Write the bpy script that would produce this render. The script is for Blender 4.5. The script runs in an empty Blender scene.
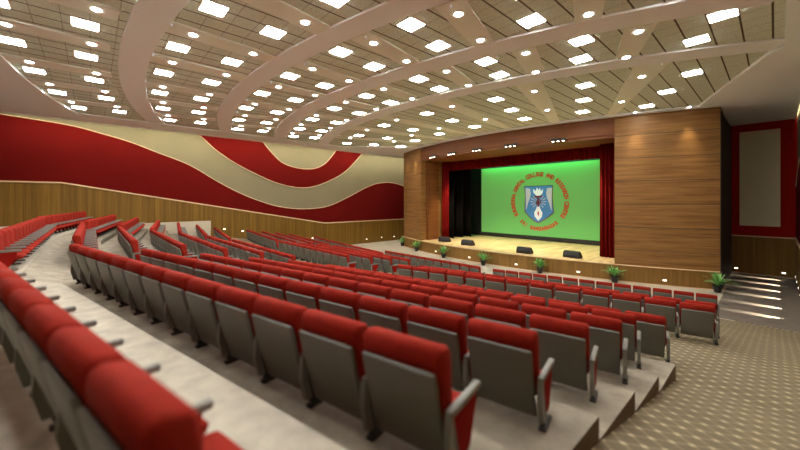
import bpy, bmesh, math, random
from mathutils import Vector, Matrix
random.seed(7)
C = bpy.context.scene.collection
sin, cos, tan, rad, pi = math.sin, math.cos, math.tan, math.radians, math.pi
EYE = 5.25            # eye height above the stalls floor

# ------------------------------------------------------------------ materials
def mat(name, col, rough=0.7, metal=0.0, spec=0.5, emit=None, estr=0.0, noise=None, bump=0.0, bscale=40):
    m = bpy.data.materials.new(name); m.use_nodes = True
    nt = m.node_tree; b = nt.nodes['Principled BSDF']
    b.inputs['Base Color'].default_value = (*col, 1)
    b.inputs['Roughness'].default_value = rough
    b.inputs['Metallic'].default_value = metal
    b.inputs['Specular IOR Level'].default_value = spec
    if emit:
        b.inputs['Emission Color'].default_value = (*emit, 1)
        b.inputs['Emission Strength'].default_value = estr
    tc = nt.nodes.new('ShaderNodeTexCoord')
    if noise:
        sc, amt = noise
        n = nt.nodes.new('ShaderNodeTexNoise'); n.inputs['Scale'].default_value = sc; n.inputs['Detail'].default_value = 6
        nt.links.new(tc.outputs['Object'], n.inputs['Vector'])
        r = nt.nodes.new('ShaderNodeValToRGB')
        lo = [max(0, c*(1-amt)) for c in col]; hi = [min(1, c*(1+amt)) for c in col]
        r.color_ramp.elements[0].position = .3; r.color_ramp.elements[1].position = .7
        r.color_ramp.elements[0].color = (*lo, 1); r.color_ramp.elements[1].color = (*hi, 1)
        nt.links.new(n.outputs['Fac'], r.inputs['Fac']); nt.links.new(r.outputs['Color'], b.inputs['Base Color'])
    if bump:
        n2 = nt.nodes.new('ShaderNodeTexNoise'); n2.inputs['Scale'].default_value = bscale
        nt.links.new(tc.outputs['Object'], n2.inputs['Vector'])
        bp = nt.nodes.new('ShaderNodeBump'); bp.inputs['Strength'].default_value = bump; bp.inputs['Distance'].default_value = .02
        nt.links.new(n2.outputs['Fac'], bp.inputs['Height']); nt.links.new(bp.outputs['Normal'], b.inputs['Normal'])
    return m

def wood(name, c1, c2, scale, rough=.5, bands=None):
    """grain stretched by 'scale' (object space); bands=(axis, period) adds a plank pattern"""
    m = bpy.data.materials.new(name); m.use_nodes = True
    nt = m.node_tree; b = nt.nodes['Principled BSDF']; b.inputs['Roughness'].default_value = rough; b.inputs['Specular IOR Level'].default_value = .22
    tc = nt.nodes.new('ShaderNodeTexCoord'); mp = nt.nodes.new('ShaderNodeMapping'); mp.inputs['Scale'].default_value = scale
    nt.links.new(tc.outputs['Object'], mp.inputs['Vector'])
    n = nt.nodes.new('ShaderNodeTexNoise'); n.inputs['Scale'].default_value = 1.0; n.inputs['Detail'].default_value = 8; n.inputs['Roughness'].default_value = .65
    nt.links.new(mp.outputs['Vector'], n.inputs['Vector'])
    r = nt.nodes.new('ShaderNodeValToRGB'); r.color_ramp.elements[0].position = .33; r.color_ramp.elements[1].position = .68
    r.color_ramp.elements[0].color = (*c1, 1); r.color_ramp.elements[1].color = (*c2, 1)
    nt.links.new(n.outputs['Fac'], r.inputs['Fac'])
    out = r.outputs['Color']
    if bands:
        mp2 = nt.nodes.new('ShaderNodeMapping'); mp2.inputs['Scale'].default_value = bands
        nt.links.new(tc.outputs['Object'], mp2.inputs['Vector'])
        w = nt.nodes.new('ShaderNodeTexWhiteNoise'); w.noise_dimensions = '3D'
        sn = nt.nodes.new('ShaderNodeVectorMath'); sn.operation = 'FLOOR'
        nt.links.new(mp2.outputs['Vector'], sn.inputs[0]); nt.links.new(sn.outputs[0], w.inputs['Vector'])
        mr = nt.nodes.new('ShaderNodeMapRange'); mr.inputs['To Min'].default_value = .80; mr.inputs['To Max'].default_value = 1.12
        nt.links.new(w.outputs['Value'], mr.inputs['Value'])
        mx = nt.nodes.new('ShaderNodeMix'); mx.data_type = 'RGBA'; mx.blend_type = 'MULTIPLY'; mx.inputs[0].default_value = 1
        nt.links.new(out, mx.inputs[6]); nt.links.new(mr.outputs['Result'], mx.inputs[7])
        out = mx.outputs[2]
    nt.links.new(out, b.inputs['Base Color'])
    return m

M = {}
M['red'] = mat('red_fabric', (.28, .021, .012), .85, spec=.08, noise=(9, .10), bump=.15, bscale=180)
M['red_panel'] = mat('red_panel_fabric', (.26, .008, .005), .85, spec=.1)
M['shell'] = mat('grey_back_panel', (.135, .138, .116), .5, noise=(3, .06))
M['arm'] = mat('grey_armrest', (.19, .19, .165), .45)
M['dark'] = mat('dark_metal', (.03, .028, .026), .45)
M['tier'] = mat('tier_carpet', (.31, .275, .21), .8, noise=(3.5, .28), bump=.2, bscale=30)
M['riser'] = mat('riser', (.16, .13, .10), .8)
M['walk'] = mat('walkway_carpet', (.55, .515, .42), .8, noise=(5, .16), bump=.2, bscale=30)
M['stall'] = mat('stall_floor', (.55, .50, .40), .6, noise=(.8, .10))
M['redwall'] = mat('red_wall', (.125, .006, .005), .9, spec=.05, noise=(.5, .06))
M['cream'] = mat('cream_wall', (.235, .21, .13), .9, spec=.05, noise=(.4, .04))
M['beige'] = mat('beige_panel_fabric', (.72, .67, .46), .85)
M['cove_bright'] = mat('cove_led_bright', (.9, .9, .9), .5, emit=(1, .88, .66), estr=45)
M['redwall_lit'] = mat('red_front_wall_lit', (.32, .010, .008), .9, spec=.05)  # lighter copy of the side-wall red; light missing on the front is painted in
M['gold'] = mat('pale_edge_trim', (.72, .50, .30), .5)
M['soffit'] = mat('ceiling_plaster', (.90, .95, .97), .95, spec=0)
M['strip'] = mat('ceiling_strip', (.86, .90, .80), .95, spec=0)
M['lamp'] = mat('light_diffuser', (.9, .9, .9), .5, emit=(1, .97, .91), estr=45)
M['round'] = mat('downlight_lens', (.9, .9, .9), .5, emit=(1, .96, .89), estr=38)
M['frame'] = mat('light_frame', (.7, .68, .62), .5)
M['spotlens'] = mat('spot_lens', (.9, .9, .9), .5, emit=(1, .86, .66), estr=14)
M['steplens'] = mat('step_light_lens', (.9, .9, .9), .5, emit=(1, .86, .66), estr=4)
M['cove'] = mat('cove_led', (.9, .9, .9), .5, emit=(1, .88, .66), estr=24)
M['block'] = wood('stage_block_veneer', (.19, .094, .030), (.37, .195, .066), (.35, .35, 7), .42)
M['beam'] = wood('stage_beam_veneer', (.145, .050, .014), (.235, .088, .027), (.3, .3, 5), .45)
M['wains'] = wood('wainscot_slats', (.16, .083, .012), (.235, .132, .022), (11, 11, .25), .5, bands=(5.5, 5.5, 0.0001))
M['stagefront'] = wood('stage_front_veneer', (.19, .10, .024), (.29, .16, .042), (6, 6, .3), .5)
M['boards'] = wood('stage_boards', (.62, .42, .20), (.86, .66, .36), (3.2, .5, 1), .28, bands=(3.5, .35, 1))
M['curt_red'] = mat('red_curtain', (.14, .005, .004), .95, spec=.05)
M['curt_black'] = mat('black_curtain', (.005, .004, .004), 1, spec=.1)
M['black'] = mat('matt_black', (.008, .008, .008), .6)
M['grille'] = mat('speaker_grille', (.02, .02, .02), .5, noise=(60, .5))
M['pot'] = mat('black_pot', (.012, .012, .012), .35)
M['leaf'] = mat('fern_leaf', (.22, .52, .14), .5, noise=(8, .35))
M['stem'] = mat('plant_stem', (.10, .20, .05), .6)
M['parapet'] = mat('parapet_cream', (.56, .50, .38), .8, noise=(1, .05))
M['lettering'] = mat('red_lettering', (.35, .03, .01), .7, emit=(.50, .045, .012), estr=.35)
M['blue'] = mat('crest_blue', (.05, .18, .42), .7, emit=(.05, .19, .42), estr=.4)
M['lilac'] = mat('crest_pale', (.45, .45, .52), .7, emit=(.42, .42, .47), estr=.4)
M['white'] = mat('crest_white', (.7, .75, .8), .7, emit=(.7, .75, .8), estr=.4)
M['maroon'] = mat('crest_maroon', (.12, .02, .03), .7, emit=(.10, .02, .03), estr=.3)

def screen_mat():
    m = mat('projected_green_screen', (.05, .25, .06), .8, emit=(.165, .37, .085), estr=.62)
    return m
M['screen'] = screen_mat()

def ceiling_tiles():
    m = bpy.data.materials.new('acoustic_tiles'); m.use_nodes = True
    nt = m.node_tree; b = nt.nodes['Principled BSDF']; b.inputs['Roughness'].default_value = .95; b.inputs['Specular IOR Level'].default_value = 0
    tc = nt.nodes.new('ShaderNodeTexCoord')
    sep = nt.nodes.new('ShaderNodeSeparateXYZ'); nt.links.new(tc.outputs['Object'], sep.inputs[0])
    def line(sock, period, off, width):
        a = nt.nodes.new('ShaderNodeMath'); a.operation = 'ADD'; a.inputs[1].default_value = off + 100*period; nt.links.new(sock, a.inputs[0])
        d = nt.nodes.new('ShaderNodeMath'); d.operation = 'DIVIDE'; d.inputs[1].default_value = period; nt.links.new(a.outputs[0], d.inputs[0])
        fr = nt.nodes.new('ShaderNodeMath'); fr.operation = 'FRACT'; nt.links.new(d.outputs[0], fr.inputs[0])
        l = nt.nodes.new('ShaderNodeMath'); l.operation = 'LESS_THAN'; l.inputs[1].default_value = width/period; nt.links.new(fr.outputs[0], l.inputs[0])
        return l.outputs[0]
    lx = line(sep.outputs['X'], .68, .07, .052); ly = line(sep.outputs['Y'], .66, .05, .022)
    mx = nt.nodes.new('ShaderNodeMath'); mx.operation = 'MULTIPLY'; mx.inputs[1].default_value = .5; nt.links.new(ly, mx.inputs[0])
    ad = nt.nodes.new('ShaderNodeMath'); ad.operation = 'MAXIMUM'; nt.links.new(lx, ad.inputs[0]); nt.links.new(mx.outputs[0], ad.inputs[1])
    n = nt.nodes.new('ShaderNodeTexNoise'); n.inputs['Scale'].default_value = 14; nt.links.new(tc.outputs['Object'], n.inputs['Vector'])
    r = nt.nodes.new('ShaderNodeValToRGB'); r.color_ramp.elements[0].position = .35; r.color_ramp.elements[1].position = .65
    r.color_ramp.elements[0].color = (.62, .68, .57, 1); r.color_ramp.elements[1].color = (.74, .81, .68, 1)
    nt.links.new(n.outputs['Fac'], r.inputs['Fac'])
    mix = nt.nodes.new('ShaderNodeMix'); mix.data_type = 'RGBA'
    nt.links.new(ad.outputs[0], mix.inputs[0]); nt.links.new(r.outputs['Color'], mix.inputs[6]); mix.inputs[7].default_value = (.13, .11, .075, 1)
    nt.links.new(mix.outputs[2], b.inputs['Base Color'])
    return m
M['tiles'] = ceiling_tiles()

def aisle_carpet():
    m = bpy.data.materials.new('patterned_aisle_carpet'); m.use_nodes = True
    nt = m.node_tree; b = nt.nodes['Principled BSDF']; b.inputs['Roughness'].default_value = .8
    tc = nt.nodes.new('ShaderNodeTexCoord'); mp = nt.nodes.new('ShaderNodeMapping')
    mp.inputs['Rotation'].default_value = (0, 0, rad(45)); mp.inputs['Scale'].default_value = (4.7, 4.7, 0)
    nt.links.new(tc.outputs['Object'], mp.inputs['Vector'])
    sep = nt.nodes.new('ShaderNodeSeparateXYZ'); nt.links.new(mp.outputs[0], sep.inputs[0])
    def tri(s):
        p = nt.nodes.new('ShaderNodeMath'); p.operation = 'PINGPONG'; p.inputs[1].default_value = .5; nt.links.new(s, p.inputs[0]); return p.outputs[0]
    mn = nt.nodes.new('ShaderNodeMath'); mn.operation = 'MINIMUM'; nt.links.new(tri(sep.outputs[0]), mn.inputs[0]); nt.links.new(tri(sep.outputs[1]), mn.inputs[1])
    mxx = nt.nodes.new('ShaderNodeMath'); mxx.operation = 'MAXIMUM'
    for i, s in enumerate((0, 1)):
        nt.links.new(tri(sep.outputs[s]), mxx.inputs[i])
    r = nt.nodes.new('ShaderNodeValToRGB'); e = r.color_ramp.elements
    e[0].position = .0; e[0].color = (.27, .22, .13, 1); e[1].position = .14; e[1].color = (.165, .13, .072, 1)
    nt.links.new(mn.outputs[0], r.inputs['Fac'])
    r2 = nt.nodes.new('ShaderNodeValToRGB'); e = r2.color_ramp.elements
    e[0].position = .10; e[0].color = (1, 1, 1, 1); e[1].position = .17; e[1].color = (0, 0, 0, 1)
    nt.links.new(mxx.outputs[0], r2.inputs['Fac'])
    mix = nt.nodes.new('ShaderNodeMix'); mix.data_type = 'RGBA'
    nt.links.new(r2.outputs['Color'], mix.inputs[0]); nt.links.new(r.outputs['Color'], mix.inputs[6]); mix.inputs[7].default_value = (.52, .44, .28, 1)
    n = nt.nodes.new('ShaderNodeTexNoise'); n.inputs['Scale'].default_value = 1.1; n.inputs['Detail'].default_value = 4; nt.links.new(tc.outputs['Object'], n.inputs['Vector'])
    mr = nt.nodes.new('ShaderNodeMapRange'); mr.inputs['To Min'].default_value = .75; mr.inputs['To Max'].default_value = 1.2; nt.links.new(n.outputs['Fac'], mr.inputs['Value'])
    m2 = nt.nodes.new('ShaderNodeMix'); m2.data_type = 'RGBA'; m2.blend_type = 'MULTIPLY'; m2.inputs[0].default_value = 1
    nt.links.new(mix.outputs[2], m2.inputs[6]); nt.links.new(mr.outputs['Result'], m2.inputs[7])
    nt.links.new(m2.outputs[2], b.inputs['Base Color'])
    return m
M['carpet'] = aisle_carpet()

# ------------------------------------------------------------------ mesh helpers
def link(name, me, material, parent=None, loc=None, mats=None):
    o = bpy.data.objects.new(name, me); C.objects.link(o)
    if mats:
        for k in mats: me.materials.append(M[k])
    elif material: me.materials.append(M[material])
    if parent: o.parent = parent
    if loc: o.location = loc
    return o
def finish(bm, name, smooth=None):
    bmesh.ops.recalc_face_normals(bm, faces=bm.faces)
    me = bpy.data.meshes.new(name); bm.to_mesh(me); bm.free()
    if smooth:
        for p in me.polygons: p.use_smooth = True
        me.set_sharp_from_angle(angle=rad(smooth))
    return me
def add_box(bm, x0, x1, y0, y1, z0, z1, bev=0, mi=0, mtx=None):
    r = bmesh.ops.create_cube(bm, size=1)
    vs = r['verts']
    for v in vs:
        v.co = Vector(((x0+x1)/2 + v.co.x*(x1-x0), (y0+y1)/2 + v.co.y*(y1-y0), (z0+z1)/2 + v.co.z*(z1-z0)))
    fs = {f for v in vs for f in v.link_faces}
    if bev:
        es = {e for v in vs for e in v.link_edges}
        rr = bmesh.ops.bevel(bm, geom=list(es), offset=bev, segments=2, affect='EDGES', profile=.5)
        vs = [v for v in bm.verts if v in set(rr['verts']) or v in vs and v.is_valid]
    if mi:
        for f in fs:
            if f.is_valid: f.material_index = mi
    if mtx:
        for v in vs:
            if v.is_valid: v.co = mtx @ v.co
def add_poly_prism(bm, pts, a0, a1, axis='z', mi=0):
    """extrude a 2-D polygon from a0 to a1 along an axis (x: pts are (y,z); y: (x,z); z: (x,y))"""
    def P(p, a):
        return Vector({'x': (a, p[0], p[1]), 'y': (p[0], a, p[1]), 'z': (p[0], p[1], a)}[axis])
    v0 = [bm.verts.new(P(p, a0)) for p in pts]; v1 = [bm.verts.new(P(p, a1)) for p in pts]
    n = len(pts); fs = []
    fs.append(bm.faces.new(v0)); fs.append(bm.faces.new(list(reversed(v1))))
    for i in range(n):
        fs.append(bm.faces.new((v0[i], v1[i], v1[(i+1) % n], v0[(i+1) % n])))
    for f in fs: f.material_index = mi
    return fs
def add_lathe(bm, prof, cx=0, cy=0, n=20, mi=0):
    rings = [[bm.verts.new((cx+r*cos(2*pi*k/n), cy+r*sin(2*pi*k/n), z)) for k in range(n)] for r, z in prof]
    for a, b in zip(rings, rings[1:]):
        for k in range(n):
            f = bm.faces.new((a[k], a[(k+1) % n], b[(k+1) % n], b[k])); f.material_index = mi
    for rg in (rings[0], rings[-1]):
        try: bm.faces.new(rg).material_index = mi
        except ValueError: pass
def loft(bm, sections):
    """sections: closed loops with the same number of points"""
    rs = [[bm.verts.new(p) for p in s] for s in sections]
    n = len(rs[0])
    for a, b in zip(rs, rs[1:]):
        for k in range(n): bm.faces.new((a[k], a[(k+1) % n], b[(k+1) % n], b[k]))
    bm.faces.new(rs[0]); bm.faces.new(list(reversed(rs[-1])))
def tube(bm, pts, r, n=6):
    rs = []
    for i, p in enumerate(pts):
        p = Vector(p); a = Vector(pts[max(0, i-1)]); b = Vector(pts[min(len(pts)-1, i+1)])
        d = (b-a).normalized(); up = Vector((0, 0, 1)) if abs(d.z) < .9 else Vector((1, 0, 0))
        s = d.cross(up).normalized(); t = s.cross(d)
        rs.append([tuple(p + (s*cos(2*pi*k/n) + t*sin(2*pi*k/n))*r) for k in range(n)])
    loft(bm, rs)
def spline(P, n=8):
    """Catmull-Rom through 2-D points"""
    out = []
    Q = [tuple(2*a-b for a, b in zip(P[0], P[1]))] + list(P) + [tuple(2*a-b for a, b in zip(P[-1], P[-2]))]
    for i in range(1, len(Q)-2):
        p0, p1, p2, p3 = Q[i-1:i+3]
        for k in range(n):
            t = k/n
            out.append(tuple(.5*(2*b + (c-a)*t + (2*a-5*b+4*c-d)*t*t + (3*b-a-3*c+d)*t**3) for a, b, c, d in zip(p0, p1, p2, p3)))
    out.append(tuple(P[-1])); return out

def struct(o): o['kind'] = 'structure'; return o
def tag(o, label, cat, group=None):
    o['label'] = label; o['category'] = cat
    if group: o['group'] = group
    return o
def thing(name, loc, rz=0):
    o = bpy.data.objects.new(name, None); C.objects.link(o); o.location = loc; o.rotation_euler = (0, 0, rz)
    o.empty_display_size = .2
    return o
def zz(h): return EYE - h       # depth below the eye -> height above the stalls floor

# ------------------------------------------------------------------ seating geometry
XR, XRi, XMi, XMo, XLi, XLo = -1.2, -10.95, -13.4, -21.65, -22.9, -32.54
TR = tan(rad(12.5))
ROWS = []   # (name, dY, height, left slope)
def add_row(nm, dy, h, al): ROWS.append((nm, dy, zz(h), tan(rad(al))))
add_row('rear', -1.60, 1.69, 8.6)
for k, (nm, h) in enumerate(zip('ABCDEF', (1.95, 2.19, 2.44, 2.70, 2.95, 3.25))): add_row(nm, 1.325*k, h, 8.6)
for k in range(7): add_row('GHIJKLM'[k], 9.62+1.35*k, 3.58+.225*k, 7.0)
def row_y(dy, tl, x):
    ym = -.43 + dy
    if x >= XRi: return ym + .02 + (x-XRi)*TR
    if x <= XLi: return ym + .10 + (XLi-x)*tl
    if x > XMi: return ym + .02*(x-XMi)/(XRi-XMi)
    if x < XMo: return ym + .10*(XMo-x)/(XMo-XLi)
    return ym
XS = [-33.9, XLo, XLi, XMo, XMi, XRi, -9.8, -6, XR]

# ------------------------------------------------------------------ floor: tiers, aisle ramp, stalls floor
bm = bmesh.new()
prev = None
levels = []
def quad_strip(bm, A, B, za, zb, mi=0):
    va = [bm.verts.new((x, y, za)) for x, y in A]; vb = [bm.verts.new((x, y, zb)) for x, y in B]
    for k in range(len(A)-1): bm.faces.new((va[k], va[k+1], vb[k+1], vb[k])).material_index = mi
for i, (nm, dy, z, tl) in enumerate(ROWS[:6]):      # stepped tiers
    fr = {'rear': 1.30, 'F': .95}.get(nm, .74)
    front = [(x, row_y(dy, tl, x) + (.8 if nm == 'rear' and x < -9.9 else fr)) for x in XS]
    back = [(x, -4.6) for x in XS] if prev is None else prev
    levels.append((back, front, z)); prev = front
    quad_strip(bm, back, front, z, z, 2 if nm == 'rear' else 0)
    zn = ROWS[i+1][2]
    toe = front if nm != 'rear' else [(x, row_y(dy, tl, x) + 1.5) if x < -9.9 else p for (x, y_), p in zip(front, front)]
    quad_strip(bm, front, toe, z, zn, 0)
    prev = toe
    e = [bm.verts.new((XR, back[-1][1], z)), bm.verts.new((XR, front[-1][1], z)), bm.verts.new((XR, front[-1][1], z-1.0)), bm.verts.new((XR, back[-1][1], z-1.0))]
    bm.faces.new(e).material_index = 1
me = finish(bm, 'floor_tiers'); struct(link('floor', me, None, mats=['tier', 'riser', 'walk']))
# sloping carpet under the lower rows
bm = bmesh.new(); cur, zc = prev, zz(3.22); RAMP = [(-4.6, zz(1.55)), (-.6, zz(1.62)), (2.55, zz(2.21)), (prev[-1][1], zc)]
for nm, dy, z, tl in ROWS[6:] + [('end', ROWS[-1][1]+1.2, 0.0, ROWS[-1][3])]:
    nx = [(x, row_y(dy, tl, x)) for x in XS]
    quad_strip(bm, cur, nx, zc, z); levels.append((cur, nx, z)); cur, zc = nx, z
    RAMP.append((nx[-1][1], z))
me = finish(bm, 'lower_slope'); struct(link('floor', me, 'carpet'))
yMf = cur[-1][1]
bm = bmesh.new()
va = [bm.verts.new((XR, y, z)) for y, z in RAMP]; vb = [bm.verts.new((1.0, y, z)) for y, z in RAMP]
for a in range(len(RAMP)-1): bm.faces.new((va[a], vb[a], vb[a+1], va[a+1]))
# scalloped carpet end lying on the stalls floor
N = 14; w = (1.0-XR)/N; base = yMf
for k in range(N):
    xa = XR + k*w; arc = [bm.verts.new((xa + w*(.5-.5*cos(pi*t/6)), base + .16*sin(pi*t/6), .012)) for t in range(7)]
    bm.faces.new(arc)
me = finish(bm, 'aisle_ramp'); struct(link('floor', me, 'carpet'))
bm = bmesh.new()
pts = [(x, y-.02) for x, y in levels[-1][1]] + [(1.0, yMf-.02), (1.0, 34.9), (-34, 34.9)]
pts = [(-34, pts[0][1])] + pts
f = bm.faces.new([bm.verts.new((x, y, 0)) for x, y in pts])
me = finish(bm, 'stalls_floor'); struct(link('floor', me, 'stall'))
M['side'] = mat('side_floor_painted_shade', (.20, .175, .15), .55, noise=(2, .12))  # floor strip in a darker colour, painted shade for the light falloff here
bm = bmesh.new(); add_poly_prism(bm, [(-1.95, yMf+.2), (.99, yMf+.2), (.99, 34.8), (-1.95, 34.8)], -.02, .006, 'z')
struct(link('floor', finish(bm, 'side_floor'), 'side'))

# ------------------------------------------------------------------ walls
SOF = EYE + 5.5
TOPZ = EYE + 6.1
def wall_side(side, X, sgn):
    """sgn=+1: room lies towards +X of the wall face"""
    bm = bmesh.new(); add_box(bm, min(X, X-sgn*.3), max(X, X-sgn*.3), -4.9, 35.2, -.3, TOPZ+.4)
    struct(link('wall_'+side, finish(bm, 'wall_'+side), 'cream'))
    # wainscot following the rake
    W = [(-4.6, 6.48), (-1.6, 6.48), (19.4, 2.69), (34.9, 2.72)]
    bm = bmesh.new()
    add_poly_prism(bm, [(-4.6, 0)]+W+[(34.9, 0)], X, X+sgn*.07, 'x')
    struct(link('wall_'+side, finish(bm, 'wainscot_'+side), 'wains'))
    bm = bmesh.new(); tube(bm, [(X+sgn*.08, y, z+.03) for y, z in W], .06, 6)
    struct(link('trim_1' if side == 'left' else 'trim_5', finish(bm, 'wains_cap'), 'gold'))
    A = [(-4.6, 10.92), (-1.28, 10.66), (.52, 10.29), (2.3, 9.82), (4.0, 9.18), (6.22, 8.33), (8.4, 7.02), (10.3, 6.0), (12.2, 5.22), (14.26, 4.62), (16.9, 4.36), (19.77, 4.63), (22.51, 5.68), (24.99, 6.81), (27.04, 7.46), (29.4, 7.60), (32, 7.1), (34.9, 6.2)]
    B = [(6.1, TOPZ), (6.88, 11.09), (8.34, 9.80), (10.08, 8.68), (11.96, 7.78), (13.95, 7.02), (16.1, 6.62), (18.08, 6.80), (20.21, 7.60), (22.02, 8.61), (23.45, 9.90), (24.69, 11.14), (25.1, TOPZ)]
    Cc = [(12.1, TOPZ), (12.45, 11.1), (13.3, 10.15), (14.4, 9.2), (15.77, 8.76), (17.2, 8.66), (18.4, 8.86), (19.5, 9.5), (20.42, 10.5), (20.87, 11.1), (21.2, TOPZ)]
    A, B, Cc = spline(A), spline(B), spline(Cc)
    bm = bmesh.new(); x0, x1 = X, X+sgn*.05
    Wd = []
    def wz(y):
        for (a, b), (c, d) in zip(W, W[1:]):
            if a <= y <= c: return b+(d-b)*(y-a)/(c-a)
        return W[-1][1]
    # lower red field, as vertical strips so the outline stays exact
    def strips(bm, top, bot):
        for (p, q), (r, s) in zip(zip(top, top[1:]), zip(bot, bot[1:])):
            add_poly_prism(bm, [p, q, s, r], x0, x1, 'x')
    strips(bm, A, [(y, wz(y)) for y, z in A])
    bmesh.ops.remove_doubles(bm, verts=bm.verts, dist=1e-4)
    struct(link('wall_'+side, finish(bm, 'red_lower'), 'redwall'))
    bm = bmesh.new()
    def zat(Pn, y, dflt):
        for (a, b), (c, d) in zip(Pn, Pn[1:]):
            if a <= y <= c and c > a: return b+(d-b)*(y-a)/(c-a)
        return dflt
    ys = [6.1 + (25.1-6.1)*k/90 for k in range(91)]
    strips(bm, [(y, zat(Cc, y, TOPZ)) for y in ys], [(y, zat(B, y, TOPZ)-.0001) for y in ys])
    bmesh.ops.remove_doubles(bm, verts=bm.verts, dist=1e-4)
    struct(link('wall_'+side, finish(bm, 'red_upper'), 'redwall'))
    for n_, P in ((2, A), (3, B), (4, Cc)):
        bm = bmesh.new(); tube(bm, [(X+sgn*.06, y, z) for y, z in P], .035, 5)
        struct(link('trim_%d' % (n_ + (0 if side == 'left' else 4)), finish(bm, 'edge_trim'), 'gold'))
wall_side('left', -34.0, 1)
wall_side('right', 1.0, -1)
# rear wall
bm = bmesh.new(); add_box(bm, -34.3, 1.3, -4.9, -4.6, -.3, TOPZ+.4); struct(link('wall_rear', finish(bm, 'wr'), 'redwall'))
bm = bmesh.new(); add_box(bm, -34, 1, -4.6, -4.53, 3.6, 6.48); struct(link('wall_rear', finish(bm, 'wr2'), 'wains'))
# front wall
bm = bmesh.new(); add_box(bm, -34.3, 1.3, 34.9, 35.2, -.3, TOPZ+.4); struct(link('wall_front', finish(bm, 'wf'), 'redwall_lit'))
for x0, x1, n_ in ((-2.42, 1.0, 9), (-34, -29.0, 10)):
    bm = bmesh.new(); add_box(bm, x0, x1, 34.83, 34.9, 0, 2.67); struct(link('wall_front', finish(bm, 'wfw'), 'wains'))
    bm = bmesh.new(); add_box(bm, x0, x1, 34.78, 34.9, 2.67, 2.75); struct(link('trim_%d' % n_, finish(bm, 'cap'), 'gold'))
    bm = bmesh.new(); add_box(bm, x0, x1, 34.78, 34.86, 0, .07); struct(link('baseboard_front', finish(bm, 'bb'), 'gold'))
# beige acoustic panel on the right front wall
bm = bmesh.new(); add_box(bm, -1.73, .25, 34.82, 34.9, 3.45, 10.19, .01)
struct(link('wall_front', finish(bm, 'panel'), 'beige'))

# ------------------------------------------------------------------ stage
AX, AYC, AR = -16.0, 57.3, 33.1
def arc_y(x, r=AR): return AYC - math.sqrt(max(.01, r*r-(x-AX)**2))
STZ = 1.10
xs = [-34 + (33.0)*k/60 for k in range(61)]
xs = [x for x in xs if -29.3 <= x <= -2.15]; xs = [-29.3]+xs+[-2.15]
bm = bmesh.new()
add_poly_prism(bm, [(x, arc_y(x)) for x in xs] + [(-2.15, 34.9), (-29.3, 34.9)], .0, STZ-.06, 'z')
struct(link('wall_stage', finish(bm, 'stage_front'), 'stagefront'))
bm = bmesh.new()
add_poly_prism(bm, [(x, arc_y(x)-.04) for x in xs] + [(-2.15, 34.9), (-29.3, 34.9)], STZ-.06, STZ, 'z')
struct(link('floor', finish(bm, 'stage_floor'), 'boards'))
bm = bmesh.new(); tube(bm, [(x, arc_y(x)-.05, STZ-.03) for x in xs], .035, 5)
struct(link('trim_11', finish(bm, 'stage_nosing'), 'gold'))
bm = bmesh.new(); tube(bm, [(x, arc_y(x)-.02, .02) for x in xs], .03, 5)
struct(link('baseboard_stage', finish(bm, 'stage_base'), 'gold'))

def block(x0, x1, name):
    """curved veneered block flanking the stage, with horizontal seams"""
    bm = bmesh.new(); n = 12
    X = [x0+(x1-x0)*k/n for k in range(n+1)]
    zs = [STZ]; z = STZ + .95
    while z < SOF+.05-.4: zs.append(z); z += 1.48
    zs.append(SOF+.05)
    for a, b in zip(zs, zs[1:]):
        g = .035
        add_poly_prism(bm, [(x, arc_y(x)+.02) for x in X] + [(x1, 29.0), (x0, 29.0)], a+(g if a > STZ else 0), b, 'z')
        if a > STZ:
            add_poly_prism(bm, [(x, arc_y(x)+.06) for x in X] + [(x1-.04, 29.0), (x0+.04, 29.0)], a, a+g, 'z', 1)
    return struct(link(name, finish(bm, name), None, mats=['block', 'dark']))
block(-7.08, -2.15, 'wall_stage'); block(-28.95, -24.8, 'wall_stage')
# beam over the opening
bm = bmesh.new(); X = [-24.8+(17.72)*k/30 for k in range(31)]
add_poly_prism(bm, [(x, arc_y(x)+.12) for x in X] + [(-7.08, 28.6), (-24.8, 28.6)], 9.62, SOF+.05, 'z')
add_poly_prism(bm, [(x, arc_y(x)+.20) for x in X] + [(-7.08, 28.6), (-24.8, 28.6)], 9.40, 9.62, 'z')
struct(link('wall_stage', finish(bm, 'stage_beam'), 'beam'))
# reveal panels at the inner faces of the blocks
bm = bmesh.new(); add_box(bm, -24.8, -24.45, 26.2, 27.8, STZ, 9.4); struct(link('wall_stage', finish(bm, 'reveal'), 'beam'))
# black stage house
bm = bmesh.new()
add_box(bm, -28.95, -28.75, 29, 34.9, STZ, SOF); add_box(bm, -2.45, -2.25, 28.6, 34.9, STZ, SOF-.05)
add_box(bm, -28.9, -2.3, 34.7, 34.9, STZ, SOF); add_box(bm, -28.9, -2.3, 28.6, 34.9, SOF-.3, SOF-.1)
struct(link('wall_stage', finish(bm, 'stage_house'), 'black'))
bm = bmesh.new(); add_box(bm, -2.3, -2.2, 34.2, 34.9, STZ-1.1, SOF); struct(link('trim_12', finish(bm, 'pale_edge'), 'cream'))
bm = bmesh.new(); add_box(bm, -2.44, -2.12, 27.3, 29.2, 0, SOF-.25); add_box(bm, -2.22, -2.12, 29.2, 34.4, 0, SOF-.25); struct(link('wall_stage', finish(bm, 'black_return'), 'black'))

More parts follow.
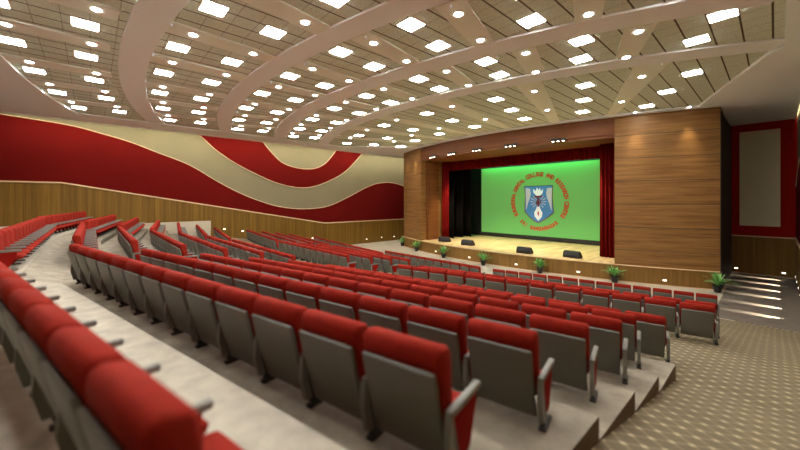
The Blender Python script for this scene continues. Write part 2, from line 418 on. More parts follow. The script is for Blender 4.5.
def curtain(name, x0, x1, y, z0, z1, folds, amp, m, dx=0, dy=0, drop=None):
    """pleated cloth sheet between two points"""
    bm = bmesh.new(); n = folds*8; a = Vector((x0, y, 0)); b = Vector((x1+dx, y+dy, 0)); d = (b-a); nrm = Vector((-d.y, d.x, 0)).normalized()
    zs = [z0 + (z1-z0)*k/6 for k in range(7)]
    g = []
    for zi, z in enumerate(zs):
        row = []
        for k in range(n+1):
            t = k/n; am = amp*(1.15-.45*zi/6) * (1+.25*sin(k*.71+x0))
            p = a + d*t + nrm*(am*sin(2*pi*folds*t + .3*sin(5*t+zi*.2)))
            row.append(bm.verts.new((p.x, p.y, z)))
        g.append(row)
    for r0, r1 in zip(g, g[1:]):
        for k in range(n): bm.faces.new((r0[k], r0[k+1], r1[k+1], r1[k]))
    me = finish(bm, name, 60)
    o = link(name, me, m)
    md = o.modifiers.new('thick', 'SOLIDIFY'); md.thickness = .03; md.offset = 0
    return o
tag(curtain('stage_curtain', -24.35, -23.35, 28.2, STZ+.02, 9.6, 4, .09, 'curt_red'), 'narrow dark red pleated stage curtain hanging at the left of the opening', 'curtain')
tag(curtain('stage_curtain', -8.72, -7.2, 27.9, STZ+.02, 9.6, 6, .12, 'curt_red'), 'wide dark red pleated stage curtain hanging at the right of the screen', 'curtain')
tag(curtain('stage_valance', -24.4, -7.3, 28.75, 8.48, 9.75, 46, .07, 'curt_red'), 'long red pleated valance hanging across the top of the stage opening', 'curtain')
for k, (xa, ya, lab) in enumerate([(-24.3, 29.5, 'black wing curtain nearest the left red stage curtain'), (-24.2, 31.0, 'black wing curtain, second from the left red stage curtain'), (-24.1, 32.4, 'black wing curtain just left of the green screen'),]):
    tag(curtain('wing_curtain', xa-1.2, xa+.6, ya, STZ+.02, 10.2, 6, .10, 'curt_black'), lab, 'curtain')
tag(curtain('wing_curtain', -10.4, -6.5, 33.6, STZ+.02, 10.2, 10, .10, 'curt_black'), 'black wing curtain behind the right red stage curtain', 'curtain')

# screen with crest
scr = thing('projection_screen', (-17.1, 34.4, 5.28))
tag(scr, 'large green projection screen with blue crest and red lettering on the stage', 'screen')
bm = bmesh.new(); add_box(bm, -6.38, 6.38, 0, .05, -3.72, 3.72); link('screen_surface', finish(bm, 'ss'), 'screen', scr)
bm = bmesh.new()
add_box(bm, -6.6, 6.6, -.02, .10, 3.72, 3.95); add_box(bm, -6.6, 6.6, -.02, .10, -4.1, -3.72)
add_box(bm, -6.6, -6.38, -.02, .10, -3.72, 3.72); add_box(bm, 6.38, 6.6, -.02, .10, -3.72, 3.72)
link('screen_frame', finish(bm, 'sf'), 'black', scr)
ccx, ccz = .58, -.14     # crest centre in screen coordinates
crest = thing('crest', (ccx, -.01, ccz)); crest.parent = scr
def flat(name, polys, m, y0=-.012, par=None):
    bm = bmesh.new()
    for P in polys: add_poly_prism(bm, P, y0, y0-.006, 'y')
    return link(name, finish(bm, name), m, par)
sh = [(-1.66, 1.60), (1.60, 1.62), (1.55, .6), (1.60, -.3), (1.72, -1.05), (1.1, -1.55), (.4, -1.95), (-.05, -2.15), (-.5, -1.95), (-1.15, -1.5), (-1.62, -1.0), (-1.6, -.3), (-1.52, .6)]
flat('shield_edge', [[(x*.95, z*1.04-.01) for x, z in sh]], 'maroon', -.004, crest)
flat('shield', [[(x*.9, z) for x, z in sh]], 'blue', -.012, crest)
wingL = [(-1.55, 1.42), (-1.0, 1.38), (-.9, .9), (-.98, .4), (-1.22, -.1), (-1.42, -.75), (-1.5, -.9), (-1.5, .2)]
flat('wing', [[(x*.9, z) for x, z in wingL]], 'lilac', -.02, crest)
flat('wing', [[(-x*.92, z) for x, z in reversed(wingL)]], 'lilac', -.02, crest)
flame = [(-.52, .95), (-.55, 1.35), (-.3, 1.1), (-.12, 1.5), (0, 1.15), (.16, 1.42), (.28, 1.08), (.5, 1.32), (.45, .85), (.15, .62), (-.2, .62)]
lotus = [(0, -.38), (.22, -.75), (.44, -1.15), (.38, -1.55), (.12, -1.85), (0, -1.98), (-.12, -1.85), (-.38, -1.55), (-.44, -1.15), (-.22, -.75)]
rays = [[(.08*cos(a)-.0, .08*sin(a)+.0), (.85*cos(a-.06), .75*sin(a-.06)), (.85*cos(a+.06), .75*sin(a+.06))] for a in [2*pi*k/14 for k in range(14)]]
flat('flame', [flame], 'white', -.02, crest); flat('leaf_emblem', [lotus], 'white', -.02, crest); flat('rays', rays, 'lilac', -.018, crest)
staff = [[(-.45, .62), (.45, .62), (.40, .45), (.10, .42), (.14, -.35), (-.02, -.6), (-.14, -.3), (-.10, .42), (-.40, .45)],
         [(.1, .3), (.34, .15), (.30, -.12), (.06, -.28), (.18, -.08), (.2, .1)], [(-.1, .1), (-.26, -.02), (-.24, -.25), (-.04, -.42), (-.14, -.2)]]
flat('staff', staff, 'maroon', -.028, crest)
flat('bud', [[(0, -.95), (.1, -1.2), (0, -1.55), (-.1, -1.2)]], 'lettering', -.028, crest)

def letter_mesh(ch, size, sx=.74):
    cu = bpy.data.curves.new('t', 'FONT'); cu.body = ch; cu.size = size; cu.extrude = .004; cu.align_x = 'CENTER'; cu.align_y = 'CENTER'; cu.offset = .036
    o = bpy.data.objects.new('t', cu); C.objects.link(o)
    bpy.context.view_layer.update()
    dg = bpy.context.evaluated_depsgraph_get()
    me = bpy.data.meshes.new_from_object(o.evaluated_get(dg)); me.transform(Matrix.Diagonal((sx, 1, 1, 1)))
    bpy.data.objects.remove(o); bpy.data.curves.remove(cu)
    return me
def arc_text(txt, R, a0, a1, size, outward=True):
    n = len(txt); k = 0
    for word in txt.split(' '):
        bm = bmesh.new()
        for ch in word:
            a = a0 + (a1-a0)*k/(n-1); me = letter_mesh(ch, size); k += 1
            rot = (a - pi/2) if outward else (a + pi/2)
            me.transform(Matrix.Translation((R*cos(a), 0, R*sin(a))) @ Matrix.Rotation(-rot, 4, 'Y') @ Matrix.Rotation(pi/2, 4, 'X'))
            bm.from_mesh(me); bpy.data.meshes.remove(me)
        k += 1
        me = bpy.data.meshes.new('word'); bm.to_mesh(me); bm.free()
        o = link('word_lettering', me, 'lettering', crest); o.location = (0, -.02, 0)
arc_text('SURENDERA DENTAL COLLEGE AND RESEARCH CENTRE', 2.84, rad(211), rad(-31), .58)
arc_text('SRI GANGANAGAR', 2.82, rad(229), rad(311), .52, outward=False)

# stage monitors
def monitor(x, y, rz, lab):
    t = thing('stage_monitor', (x, y, STZ), rz); tag(t, lab, 'speaker', 'wedge monitors along the stage front')
    bm = bmesh.new(); P = [(-.28, 0), (.30, 0), (.30, .22), (.20, .46), (.04, .50), (-.28, .18)]
    add_poly_prism(bm, [(a, b) for a, b in P], -.58, .58, 'x'); bmesh.ops.bevel(bm, geom=bm.edges[:], offset=.015, segments=1, affect='EDGES')
    link('cabinet', finish(bm, 'cab'), 'black', t)
    bm = bmesh.new()
    q = [Vector((s*.52, -.285+.305*u_, .195+.305*u_)) for s, u_ in ((-1, .04), (1, .04), (1, .96), (-1, .96))]
    nn = Vector((0, -.7, .7))*.02
    vs = [bm.verts.new(p) for p in q]; vt = [bm.verts.new(p+nn) for p in q]
    bm.faces.new(vt)
    for k in range(4): bm.faces.new((vs[k], vs[(k+1) % 4], vt[(k+1) % 4], vt[k]))
    link('grille', finish(bm, 'gr'), 'grille', t)
    bm = bmesh.new()
    for s in (-1, 1): tube(bm, [(s*.60, -.1, .22), (s*.63, -.1, .24), (s*.63, .12, .24), (s*.60, .12, .22)], .012, 5)
    link('handle', finish(bm, 'hd'), 'dark', t)
monitor(-22.4, 26.4, pi+.2, 'black wedge stage monitor closest to the left red curtain')
monitor(-19.2, 25.95, pi+.1, 'black wedge stage monitor, second from the left red curtain')
monitor(-13.25, 25.3, pi, 'black wedge stage monitor below the crest, right of centre stage')
monitor(-9.9, 25.95, pi-.1, 'black wedge stage monitor closest to the right red curtain')

# ------------------------------------------------------------------ potted plants
def plant(x, y, s, lab, seed):
    rnd = random.Random(seed)
    t = thing('potted_fern', (x, y, 0), rnd.uniform(0, 6)); tag(t, lab, 'plant', 'potted ferns along the stage front')
    bm = bmesh.new()
    add_lathe(bm, [(.12, 0), (.15, .01), (.22, .30), (.245, .36), (.26, .37), (.26, .41), (.23, .41), (.22, .36), (.0001, .36)], n=20)
    link('pot', finish(bm, 'pot', 40), 'pot', t)
    bm = bmesh.new()
    for k in range(9):
        a = rnd.uniform(0, 2*pi); tube(bm, [(.02*cos(a), .02*sin(a), .36), (.05*cos(a), .05*sin(a), .5), (.1*cos(a), .1*sin(a), .62)], .012, 4)
    link('stem', finish(bm, 'stem'), 'stem', t)
    bm = bmesh.new()
    for k in range(46):
        a = rnd.uniform(0, 2*pi); L = rnd.uniform(.5, .95)*s; up = rnd.uniform(.6, 1.4); wd = rnd.uniform(.035, .065)
        n = 7; prev = None
        for i in range(n+1):
            q = i/n; r = .03 + L*q*cos(up)*(.7+.3*q); z = .38 + L*(q*sin(up) - .55*q*q*(1.15-sin(up)*.6)) + .1*q
            wv = wd*sin(pi*min(1, q*.92+.08))**.6 if q < 1 else .002
            c = Vector((r*cos(a), r*sin(a), z)); sd = Vector((-sin(a), cos(a), 0))*wv
            cur = [bm.verts.new(c-sd), bm.verts.new(c+Vector((0, 0, -.012))), bm.verts.new(c+sd)]
            if prev:
                bm.faces.new((prev[0], prev[1], cur[1], cur[0])); bm.faces.new((prev[1], prev[2], cur[2], cur[1]))
            prev = cur
    link('foliage', finish(bm, 'fol'), 'leaf', t)
pl = [(-28.9, 26.7, 'small potted fern at the far left end of the stage front'),
      (-25.0, 25.1, 'potted fern at the foot of the left wooden stage block'),
      (-20.4, 24.0, 'potted fern below the leftmost wedge monitors'),
      (-15.9, 23.65, 'potted fern in front of the stage at the gap in the front row'),
      (-11.4, 24.1, 'potted fern before the stage between the two right-hand wedge monitors'),
      (-6.9, 24.95, 'potted fern below the inner edge of the right wooden stage block'),
      (-2.2, 26.6, 'large bushy potted fern at the right corner of the stage front')]
for k, (x, y, lab) in enumerate(pl): plant(x, y-.12, 1.15, lab, 20+k)

# ------------------------------------------------------------------ ceiling
X0, YC = -16.25, 44.5
TZ = SOF + .10
bm = bmesh.new(); add_box(bm, -32.0, .92, -4.9, 35.2, TZ, TZ+.2); struct(link('ceiling', finish(bm, 'tiles'), 'tiles'))
bm = bmesh.new(); add_box(bm, -34.3, -32.0, -4.9, 35.2, TOPZ+.1, TOPZ+.3); add_box(bm, .85, 1.3, -4.9, 35.2, TOPZ+.1, TOPZ+.3); add_box(bm, .86, .92, -4.9, 35.2, SOF-.05, SOF+.25); struct(link('ceiling', finish(bm, 'cove_top'), 'soffit'))
def arcpts(R, a0, a1, n, cx=-16.0, cy=YC): return [(cx+R*sin(a0+(a1-a0)*k/n), cy-R*cos(a0+(a1-a0)*k/n)) for k in range(n+1)]
def beam(R0, R1, z0, amax=(rad(-26), rad(26)), name='ceiling', m='soffit'):
    n = 60; o = arcpts(R0, *amax, n); i = arcpts(R1, *amax, n); bm = bmesh.new()
    pr = None
    for k in range(n+1):
        (xo, yo), (xi, yi) = o[k], i[k]
        cur = [bm.verts.new(p) for p in ((xo, yo, TZ), (xo, yo, z0), (xi, yi, z0), (xi, yi, TZ))]
        if pr:
            for q in range(3): bm.faces.new((pr[q], pr[q+1], cur[q+1], cur[q]))
        pr = cur
    return struct(link(name, finish(bm, 'ceiling_beam'), m))
def amax_for(R): return (-math.asin(min(.9, 13.85/R)), math.asin(min(.98, 16.4/R)))
BEAMS = [(43.75, 42.8), (39.35, 38.45), (35.35, 34.3), (31.4, 30.4)]
for R0, R1 in BEAMS: beam(R0, R1, SOF+.03, amax_for(R0))
# plain border of the ceiling: left, rear, right and stage side
bm = bmesh.new()
add_box(bm, -32.0, -29.75, -4.9, 35, SOF, TZ-.01)
struct(link('ceiling', finish(bm, 'border_left'), 'soffit'))
bm = bmesh.new(); add_box(bm, -32.05, -31.95, -4.9, 35, SOF-.06, SOF+.28); struct(link('ceiling', finish(bm, 'cove_lip'), 'soffit'))
bm = bmesh.new(); add_poly_prism(bm, [(.22, -4.9), (.90, -4.9), (.90, 34.9), (-2.3, 34.9), (-2.3, 28.3), (-3.1, 26.6), (-.2, 18.9), (.22, 18.2)], SOF-.01, TZ, 'z')
struct(link('ceiling', finish(bm, 'border_right'), 'soffit'))
n = 40; o = arcpts(47.2, -.32, .36, n); bm = bmesh.new()
add_poly_prism(bm, [(x, -4.9) for x, y in ((o[0][0], 0),)] + o + [(o[-1][0], -4.9)], SOF-.008, TZ, 'z')
struct(link('ceiling', finish(bm, 'border_rear'), 'soffit'))
bm = bmesh.new(); X = [-30+(28.0)*k/40 for k in range(41)]
add_poly_prism(bm, [(x, arc_y(x)-.38) for x in X] + [(x, arc_y(x)+.4) for x in reversed(X)], SOF-.014, TZ, 'z')
struct(link('ceiling', finish(bm, 'border_stage'), 'soffit'))
bm = bmesh.new(); add_poly_prism(bm, [(-29.76, 19.0), (-24.8, 24.9), (-24.8, 35), (-29.76, 35)], SOF-.01, TZ, 'z')
struct(link('ceiling', finish(bm, 'corner_left'), 'soffit'))

LIGHTS = []   # (x, y, rot)
ROUNDS = []
def cam_fwd(x, y): return -x*.7408 + y*.6717
def seen(x, y, m=60):
    fw = cam_fwd(x, y)
    if fw < .8: return False
    u = 400+340*(x*.6717+y*.7408)/fw; v = 200.6-5.5*340/fw
    return -m < u < 800+m and v > -m
def strip(R0, R1, x, w0=.86, w1=.74):
    """radial ceiling strip of the ring R0..R1 at lateral offset x"""
    Rm = (R0+R1)/2; a = math.asin(x/Rm)
    p0 = Vector((X0+R0*sin(a), YC-R0*cos(a))); p1 = Vector((X0+R1*sin(a), YC-R1*cos(a)))
    d = (p1-p0).normalized(); s = Vector((-d.y, d.x))
    return [tuple(p0-s*w0/2), tuple(p0+s*w0/2), tuple(p1+s*w1/2), tuple(p1-s*w1/2)]
rings = [(47.2, 44.0, (46.6, 44.68), (46.5, 44.5), 0), (42.95, 39.35, (42.2, 40.35), (42.1, 40.1), 1), (38.45, 35.35, (37.95, 36.15), (37.75, 35.8), 2), (34.3, 31.75, (33.65, 31.9), (33.9, 31.7), 3)]
polys = []
RINGNAME = ['rearmost ceiling ring', 'second ceiling ring from rear', 'third ceiling ring from rear', 'fourth ceiling ring from rear', 'ceiling field nearest the stage']
for Ra, Rb, sq, rd, ri in rings:
    for x in (0, 3.1, -3.7, 6.6, -6.8, 9.7, -10.1, 12.9, -13.2):
        if x < -12: continue
        polys.append(strip(Ra, Rb, x))
        for j, R in enumerate(rd):
            a = math.asin(x/((Ra+Rb)/2)); ROUNDS.append((X0+R*sin(a), YC-R*cos(a), ri, j))
    for x in (1.6, -1.65, 5.15, -5.0, 8.25, -8.4, 11.4, -11.6, 14.75):
        for j, R in enumerate(sq):
            a = math.asin(x/((Ra+Rb)/2)); R += max(0, a)*.8 if ri == 3 else 0; LIGHTS.append((X0+R*sin(a), YC-R*cos(a), ri, j))
# stage-side field: radial pattern
for ad in (-18.0, -10.4, -2.4, 6.9, 16.1, 25.0):
    a = rad(ad); R0, R1 = 30.6, 21.3
    if abs(ad) < 20: R1 = 20.2
    p0 = Vector((X0+R0*sin(a), YC-R0*cos(a))); p1 = Vector((X0+R1*sin(a), YC-R1*cos(a))); d = (p1-p0).normalized(); s = Vector((-d.y, d.x))
    polys.append([tuple(p0-s*.62), tuple(p0+s*.62), tuple(p1+s*.25), tuple(p1-s*.25)])
    for j, R in enumerate((29.0, 24.8)): ROUNDS.append((X0+R*sin(a), YC-R*cos(a), 4, j))
for ad in (-24.3, -15.6, -6.5, 2.5, 11.9, 20.6, 28.9):
    for j, R in enumerate((28.6, 25.9, 23.1)):
        a = rad(ad); LIGHTS.append((X0+R*sin(a), YC-R*cos(a), 4, j))
bm = bmesh.new()
for P in polys: add_poly_prism(bm, P, SOF+.04, TZ, 'z')
struct(link('ceiling', finish(bm, 'strips'), 'strip'))

# ceiling lights
bm = bmesh.new(); s = .34
for a, b, c, d in ((-s, s, -s, -s+.03), (-s, s, s-.03, s), (-s, -s+.03, -s+.03, s-.03), (s-.03, s, -s+.03, s-.03)): add_box(bm, a, b, c, d, -.02, .03)
sq_frame = finish(bm, 'square_light_frame'); sq_frame.materials.append(M['frame'])
bm = bmesh.new(); add_box(bm, -s+.03, s-.03, -s+.03, s-.03, -.035, .02, .01); sq_diff = finish(bm, 'square_light_diffuser'); sq_diff.materials.append(M['lamp'])
bm = bmesh.new(); add_lathe(bm, [(.15, .03), (.165, .0), (.155, -.02), (.13, -.02), (.126, .02)], n=24); rd_ring = finish(bm, 'round_light_ring', 40); rd_ring.materials.append(M['frame'])
bm = bmesh.new(); add_lathe(bm, [(.125, .02), (.125, -.025), (.11, -.035), (.0001, -.038)], n=24); rd_lens = finish(bm, 'round_light_lens'); rd_lens.materials.append(M['round'])
ORD = ['first', 'second', 'third', 'fourth', 'fifth', 'sixth', 'seventh', 'eighth', 'ninth', 'tenth', 'eleventh', 'twelfth', 'thirteenth', 'fourteenth', 'fifteenth', 'sixteenth', 'seventeenth', 'eighteenth']
SQN = [('rear line', 'front line'), ('rear line', 'front line'), ('rear line', 'front line'), ('rear line', 'front line'), ('rear line', 'middle line', 'front line')]
def place_lights(L, kind):
    key = {}
    for x, y, ri, j in L:
        if x < -29.3 or x > .1 or y < -4.2: continue
        key.setdefault((ri, j), []).append((x, y))
    for (ri, j), P in sorted(key.items()):
        P.sort()
        for k, (x, y) in enumerate(P):
            if kind == 'sq':
                t = thing('ceiling_panel_light', (x, y, SOF+.10)); cat = 'ceiling light'
                lab = 'square panel light, %s from left, %s of the %s' % (ORD[k], SQN[ri][j], RINGNAME[ri])
                grp = 'square panel lights in the ceiling'; a, b = sq_frame, sq_diff; na, nb = 'light_frame', 'diffuser'
            else:
                t = thing('round_downlight', (x, y, SOF+.06)); cat = 'ceiling light'
                lab = 'round downlight, %s from left, %s of the %s' % (ORD[k], ('rear line', 'front line')[j], RINGNAME[ri])
                grp = 'round downlights in the ceiling strips'; a, b = rd_ring, rd_lens; na, nb = 'trim_ring', 'lens'
            tag(t, lab, cat, grp)
            for nme, me in ((na, a), (nb, b)):
                o = bpy.data.objects.new(nme, me); o.parent = t; C.objects.link(o)
place_lights(LIGHTS, 'sq'); place_lights(ROUNDS, 'rd')
# small white sprinkler heads at the beam edges beside the strips
bm = bmesh.new(); add_lathe(bm, [(.045, .05), (.05, 0), (.02, -.02), (.02, -.06), (.035, -.07), (.0001, -.075)], n=10); spr = finish(bm, 'sprinkler', 40); spr.materials.append(M['white'])
cnt = {}
for Ra, Rb, sq, rd, ri in rings[1:] + [(30.6, 21, None, None, 4)]:
    xs_ = sorted(x for x in (0, 3.1, -3.7, 6.6, -6.8, 9.7, -10.1, 12.9))
    k = 0
    for x in xs_:
        R = Ra-.16; a = math.asin(x/R)+.010; px, py = X0+R*sin(a), YC-R*cos(a)
        if not seen(px, py, 0) or px < -29: continue
        o = bpy.data.objects.new('sprinkler_head', spr); C.objects.link(o); o.location = (px, py, SOF+.05)
        tag(o, 'tiny sprinkler head, %s from left, %s' % (ORD[k], RINGNAME[ri]), 'sprinkler', 'sprinkler heads along the ceiling beams'); k += 1

# cove LED strips above the side borders
def cove(x0, x1, y0, y1, name, lab):
    bm = bmesh.new(); add_box(bm, x0, x1, y0, y1, SOF+.30, SOF+.34)
    o = link(name, finish(bm, name), 'cove'); tag(o, lab, 'light strip')
cove(-32.35, -32.1, -4.4, 34.6, 'cove_light_strip', 'long warm cove light strip washing the top of the left wall')
# LED strips along the top of the right wall
bm = bmesh.new(); add_box(bm, .925, .945, -4.4, 34.6, SOF+.12, SOF+.16)
tag(link('cove_light_strip', finish(bm, 'cs2'), 'cove_bright'), 'warm cove light strip above the ceiling edge along the right wall', 'light strip')

# ------------------------------------------------------------------ recessed step lights
bm = bmesh.new(); add_box(bm, -.11, .11, -.02, .0, -.06, .06, .005); st_frame = finish(bm, 'step_frame'); st_frame.materials.append(M['frame'])
bm = bmesh.new(); add_box(bm, -.085, .085, -.03, -.015, -.035, .035); st_lens = finish(bm, 'step_lens'); st_lens.materials.append(M['steplens'])
def step_light(x, y, z, rz, lab, grp):
    t = thing('step_light', (x, y, z), rz); tag(t, lab, 'wall light', grp)
    for nme, me in (('light_frame', st_frame), ('lens', st_lens)):
        o = bpy.data.objects.new(nme, me); o.parent = t; C.objects.link(o)
SF = [(-22.11, 'leftmost visible'), (-17.78, 'second visible'), (-13.42, 'third visible'), (-9.12, 'fourth visible'), (-4.58, 'rightmost')]
for x, w in SF:
    a = math.asin((x-AX)/AR)
    step_light(x, arc_y(x)-.02, .33, a, '%s recessed step light in the curved stage front' % w, 'step lights in the stage front')
step_light(-1.9, 34.80, .33, 0, 'recessed step light at the left of the front wall beside the stage block', 'step lights in the right front wall')
step_light(.40, 34.80, .33, 0, 'recessed step light at the right of the front wall near the corner', 'step lights in the right front wall')
def wfl(y):   # tier height along the left wall
    for back, front, z in levels:
        if y < front[0][1]: return z
    return 0
for k, y in enumerate((9.0, 10.6, 15.0, 17.84, 25.15, 27.53, 29.66)):
    z = (2.64, 2.37, 1.55, 1.16, .5, .55, .5)[k]
    z = max(z, wfl(y)+.3)
    step_light(-33.90, y, z, pi/2, '%s recessed step light from the rear along the left wall' % ORD[k], 'step lights along the left wall')
for k, y in enumerate((33.5, 31.4, 29.3, 27.1, 24.8, 22.7)):
    step_light(.90, y, .36, -pi/2, '%s recessed step light from the front corner along the right wall' % ORD[k], 'step lights along the right wall')
    L = bpy.data.lights.new('step_beam', 'SPOT'); L.energy = 1600; L.spot_size = rad(27); L.spot_blend = .7; L.color = (1, .84, .62); L.shadow_soft_size = .02
    o = bpy.data.objects.new('step_beam', L); C.objects.link(o); o.location = (.84, y, .36)
    o.rotation_euler = (rad(90-18), 0, rad(90)); o.scale = (1, 1, 1)

# spotlights: trios on the stage beam, and single downlights over the blocks
bm = bmesh.new(); add_lathe(bm, [(.06, .06), (.09, .06), (.10, -.10), (.085, -.12), (.08, -.10)], n=16); sp_can = finish(bm, 'spot_can', 40); sp_can.materials.append(M['dark'])
bm = bmesh.new(); add_lathe(bm, [(.078, -.09), (.078, -.105), (.0001, -.115)], n=16); sp_lens = finish(bm, 'spot_lens'); sp_lens.materials.append(M['spotlens'])
TR3 = [(-22.6, 'leftmost'), (-19.9, 'second from left'), (-17.0, 'middle'), (-13.9, 'second from right'), (-10.4, 'rightmost')]
for xc, w in TR3:
    t = thing('triple_spotlight', (xc, arc_y(xc)+.05, 9.60), math.asin((xc-AX)/AR)); tag(t, '%s cluster of three spotlights under the wooden beam above the stage' % w, 'spotlight', 'triple spotlights on the stage beam')
    bm = bmesh.new(); add_box(bm, -.52, .52, -.07, .10, -.02, .10, .01); link('housing', finish(bm, 'hs'), 'dark', t)
    for dx in (-.34, 0, .34):
        for nme, me in (('spotlight_can', sp_can), ('lens', sp_lens)):
            o = bpy.data.objects.new(nme, me); o.parent = t; o.location = (dx, -.09, -.02); o.rotation_euler = (rad(-18), 0, 0); C.objects.link(o)
def spot(x, y, z, tx, ty, tz, e, size, blend=.6, col=(1, .82, .58), soft=.06):
    L = bpy.data.lights.new('spot', 'SPOT'); L.energy = e; L.spot_size = rad(size); L.spot_blend = blend; L.color = col; L.shadow_soft_size = soft
    o = bpy.data.objects.new('spot', L); C.objects.link(o); o.location = (x, y, z)
    o.rotation_euler = (Vector((tx, ty, tz)) - Vector((x, y, z))).to_track_quat('-Z', 'Y').to_euler()
for x in (-21.8, -18, -14, -10.2): spot(x, arc_y(x)+1.6, 9.3, x, 29.2, STZ, 2600, 75)
for k, x in enumerate((-27.9, -26.0, -5.9, -3.4)):
    y = arc_y(x)-.26
    t = thing('block_downlight', (x, y-.25, SOF+.06)); tag(t, '%s small downlight grazing the %s wooden stage block' % (('left', 'right')[k % 2], ('left', 'right')[k//2]), 'spotlight', 'downlights above the wooden stage blocks')
    for nme, me in (('spotlight_can', rd_ring), ('lens', rd_lens)):
        o = bpy.data.objects.new(nme, me); o.parent = t; o.scale = (.5, .5, 1); C.objects.link(o)
    spot(x, y-.25, SOF-.10, x, y+.2, 7.0, 520, 44, 1.0)
# added unseen area lamp, imitates projected green light at the screen's top
L = bpy.data.lights.new('screen_wash_added', 'AREA'); L.shape = 'RECTANGLE'; L.size = 12.4; L.size_y = .12; L.energy = 420; L.color = (.10, 1.0, .38)
o = bpy.data.objects.new('screen_wash_added', L); C.objects.link(o); o.location = (-17.1, 33.75, 9.75); o.rotation_euler = (rad(25), 0, 0)

# ------------------------------------------------------------------ auditorium seats
P_, W2 = .75, .340
def prof_loft(bm, prof, xs_):
    cy = sum(p[0] for p in prof)/len(prof); cz = sum(p[1] for p in prof)/len(prof)
    secs = []
    for x, ins in xs_:
        sec = []
        for i, (y, z) in enumerate(prof):
            d = Vector((cy-y, cz-z)); L = d.length or 1
            # inset along the local inward direction
            a = Vector(prof[i-1]); b = Vector(prof[(i+1) % len(prof)]); tgt = (b-a).normalized(); nr = Vector((-tgt.y, tgt.x))
            if nr.dot(d) < 0: nr = -nr
            sec.append((x, y+nr.x*ins, z+nr.y*ins))
        secs.append(sec)
    loft(bm, secs)
def rx(w, r=.035): return [(-w, r), (-w+.008, r*.45), (-w+.03, 0), (w-.03, 0), (w-.008, r*.45), (w, r)]
cush = [(.015, .80), (.008, .86), (.012, .91), (.035, .945), (.07, .957), (.11, .95), (.172, .932), (.202, .885), (.214, .80), (.220, .66), (.232, .52), (.235, .40), (.20, .34), (.165, .34), (.13, .42), (.085, .56), (.055, .70)]
bm = bmesh.new(); prof_loft(bm, cush, rx(W2)); m_cush = finish(bm, 'seat_back_cushion', 50); m_cush.materials.append(M['red'])
shell = [(-.022, .785), (-.004, .80), (.018, .785), (.045, .70), (.072, .56), (.115, .42), (.155, .28), (.195, .16), (.205, .10), (.185, .095), (.165, .12), (.125, .24), (.07, .42), (.025, .58), (-.005, .71)]
bm = bmesh.new(); prof_loft(bm, shell, [(-.318, .012), (-.311, .003), (-.296, 0), (.296, 0), (.311, .003), (.318, .012)]); m_shell = finish(bm, 'seat_back_shell', 40); m_shell.materials.append(M['shell'])
seatp = [(.17, .30), (.16, .36), (.18, .40), (.30, .405), (.50, .40), (.57, .385), (.60, .35), (.585, .31), (.55, .295), (.35, .29)]
bm = bmesh.new(); prof_loft(bm, seatp, rx(.325, .03)); m_seat = finish(bm, 'seat_cushion', 50); m_seat.materials.append(M['red'])
bm = bmesh.new(); add_box(bm, -.030, .030, .07, .58, .485, .54, .018); 
m_arm = finish(bm, 'armrest', 40); m_arm.materials.append(M['arm'])
bm = bmesh.new(); add_poly_prism(bm, [(.10, .14), (.09, .49), (.52, .49), (.50, .40), (.40, .16), (.36, .12)], -.017, .017, 'x'); m_side = finish(bm, 'side_panel'); m_side.materials.append(M['red_panel'])
bm = bmesh.new(); add_poly_prism(bm, [(.20, -.05), (.13, .14), (.07, .30), (.07, .48), (.11, .48), (.20, .20), (.30, -.05)], -.02, .02, 'x'); add_box(bm, -.035, .035, .14, .42, -.05, .03, .008)
m_leg = finish(bm, 'seat_leg', 40); m_leg.materials.append(M['dark'])
bm = bmesh.new(); add_poly_prism(bm, [(.10, .10), (.05, .30), (.06, .50), (.10, .50), (.12, .30), (.17, .10)], -.024, .024, 'x'); m_post = finish(bm, 'arm_post'); m_post.materials.append(M['arm'])

seats = []   # (row index, block, k, n, x, y, z, rot)
for i, (nm, dy, z, tl) in enumerate(ROWS):
    a = rad(12.5)
    n = 10 if nm == 'rear' else 13 if nm not in 'IJKL' else 0
    sh_ = {'rear': .10, 'E': -.12, 'F': .06, 'G': .50, 'H': .42, 'M': -.12}.get(nm, 0)
    for k in range(n):   # from the right end inwards
        t = 13*P_ - (k+.5)*P_; x = XRi - .02 + t*cos(a) + sh_; y = row_y(dy, tl, XRi) + (x-XRi)*TR
        seats.append((i, 'right', k, n, x, y, z, a))
    nM = 14 if nm == 'rear' else 12 if nm == 'M' else 11 if nm not in 'KL' else 0
    for k in range(nM):
        x = {'rear': -12.0, 'M': -11.95, 'G': -14.0, 'H': -13.9, 'I': -13.9, 'J': -13.9}.get(nm, XMi-.18) - (k+.5)*P_; seats.append((i, 'middle', k, nM, x, row_y(dy, tl, -15)+(.22 if nm == 'rear' else 0), z, 0))
    if nm in 'MK': continue
    a2 = math.atan(tl)
    nL = 18 if nm == 'L' else 13
    for k in range(nL):
        x = XLi - (k+.5-(nL-13))*P_*cos(a2); seats.append((i, 'left', k, nL, x, row_y(dy, tl, XLi) + (XLi-x)*tl, z, -a2))
def score(s):
    i, b, k, n, x, y, z, a = s
    fw = -x*.7408 + y*.6717; rt = x*.6717+y*.7408
    if fw < .35: return -1
    u = 400+340*rt/fw; w = 340*.75/fw
    vt = 200.6 + (EYE-z-.95)*340/fw
    if u < -w or u > 800+w or vt > 470: return -1
    return 1/fw
sc = sorted(((score(s), s) for s in seats if score(s) > 0), key=lambda q: -q[0])
hidden = set()
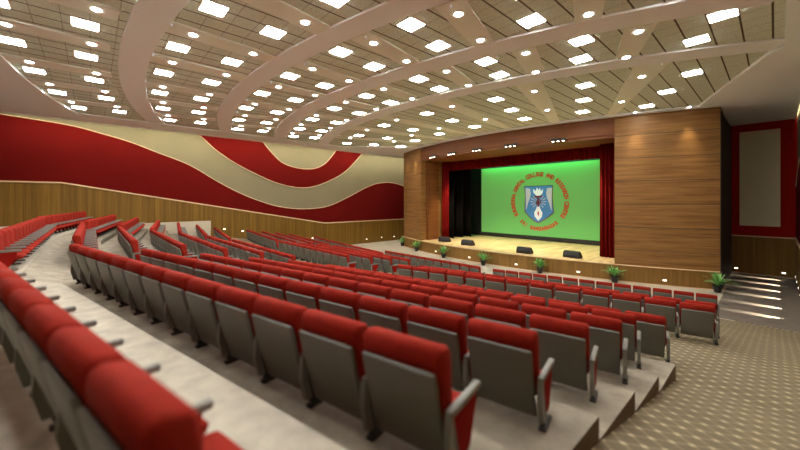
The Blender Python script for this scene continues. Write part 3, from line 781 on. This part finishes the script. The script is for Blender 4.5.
# rows that stand wholly behind others (front stalls seen over the rear ones)
vis = [s for q, s in sc if not (s[1] == 'right' and ROWS[s[0]][0] in 'JKL' and s[2] > 1)]
print('seats in view', len(vis), 'of', len(seats))
ROWLAB = {'rear': 'rearmost row', 'A': 'first row below the walkway', 'B': 'second row below the walkway', 'C': 'third row below the walkway', 'D': 'fourth row below the walkway', 'E': 'fifth row below the walkway', 'F': 'sixth row below the walkway',
          'G': 'first row below the cross aisle', 'H': 'second row below the cross aisle', 'I': 'third row below the cross aisle', 'J': 'fourth row below the cross aisle', 'L': 'front row', 'M': 'front row'}
BL = {'right': 'right block', 'middle': 'middle block', 'left': 'left block'}
def child(nm, me, par, x=0):
    o = bpy.data.objects.new(nm, me); C.objects.link(o); o.parent = par; o.location = (x, 0, 0)
for idx, s in enumerate(vis[:300]):
    i, b, k, n, x, y, z, a = s; nm = ROWS[i][0]
    t = thing('auditorium_seat', (x, y, z), a)
    pos = 'right end' if k == 0 else 'left end' if k == n-1 else ORD[k] + ' from right end'
    lab = 'red seat, grey shell, %s, %s, %s' % (pos, ROWLAB[nm], BL[b])
    tag(t, lab, 'seat', 'seats of the %s, %s' % (BL[b], ROWLAB[nm]))
    child('backrest', m_cush, t); child('back_shell', m_shell, t); child('seat', m_seat, t)
    sides = [-P_/2] + ([P_/2] if k == 0 else [])
    for xx in sides:
        child('armrest', m_arm, t, xx); child('arm_post', m_post, t, xx); child('side_panel', m_side, t, xx); child('leg', m_leg, t, xx)
# every further seat in view: one object
bm = bmesh.new()
for s in vis[300:]:
    i, b, k, n, x, y, z, a = s
    mt = Matrix.Translation((x, y, z)) @ Matrix.Rotation(a, 4, 'Z')
    for me, mi in ((m_cush, 0), (m_shell, 1), (m_seat, 0), (m_arm, 2), (m_post, 2), (m_side, 3), (m_leg, 4)):
        c = me.copy()
        off = -P_/2 if me in (m_arm, m_post, m_side, m_leg) else 0
        c.transform(mt @ Matrix.Translation((off, 0, 0)))
        for p in c.polygons: p.material_index = mi
        bm.from_mesh(c); bpy.data.meshes.remove(c)
me = bpy.data.meshes.new('distant_seats'); bm.to_mesh(me); bm.free()
for p in me.polygons: p.use_smooth = True
me.set_sharp_from_angle(angle=rad(50))
o = link('auditorium_seats', me, None, mats=['red', 'shell', 'arm', 'red_panel', 'dark']); o['kind'] = 'stuff'
tag(o, 'farthest rows of small red and grey auditorium seats towards the stage and left wall', 'seats')

# cream parapet at the left wall
bm = bmesh.new(); add_box(bm, -33.25, -33.05, 3.0, 7.7, 1.9, 3.48, .01)
tag(link('parapet', finish(bm, 'parapet'), 'parapet'), 'low cream parapet standing beside the left wall behind the seats', 'low wall')

# ------------------------------------------------------------------ world, camera
w = bpy.data.worlds.new('World'); bpy.context.scene.world = w; w.use_nodes = True
w.node_tree.nodes['Background'].inputs[0].default_value = (.0, .0, .0, 1)
cam = bpy.data.cameras.new('Camera'); co = bpy.data.objects.new('Camera', cam); C.objects.link(co)
co.location = (0, 0, EYE); co.rotation_euler = (rad(90), 0, math.atan(375/340))
cam.sensor_width = 36; cam.lens = 36*340/800; cam.shift_y = -24.4/800; cam.clip_start = .05; cam.clip_end = 200
cam.dof.use_dof = True; cam.dof.focus_distance = 20; cam.dof.aperture_fstop = .42
sc_ = bpy.context.scene; sc_.camera = co
sc_.view_settings.view_transform = 'Standard'; sc_.view_settings.look = 'None'; sc_.view_settings.exposure = 0.0; sc_.view_settings.gamma = 1
sc_.view_settings.use_curve_mapping = False
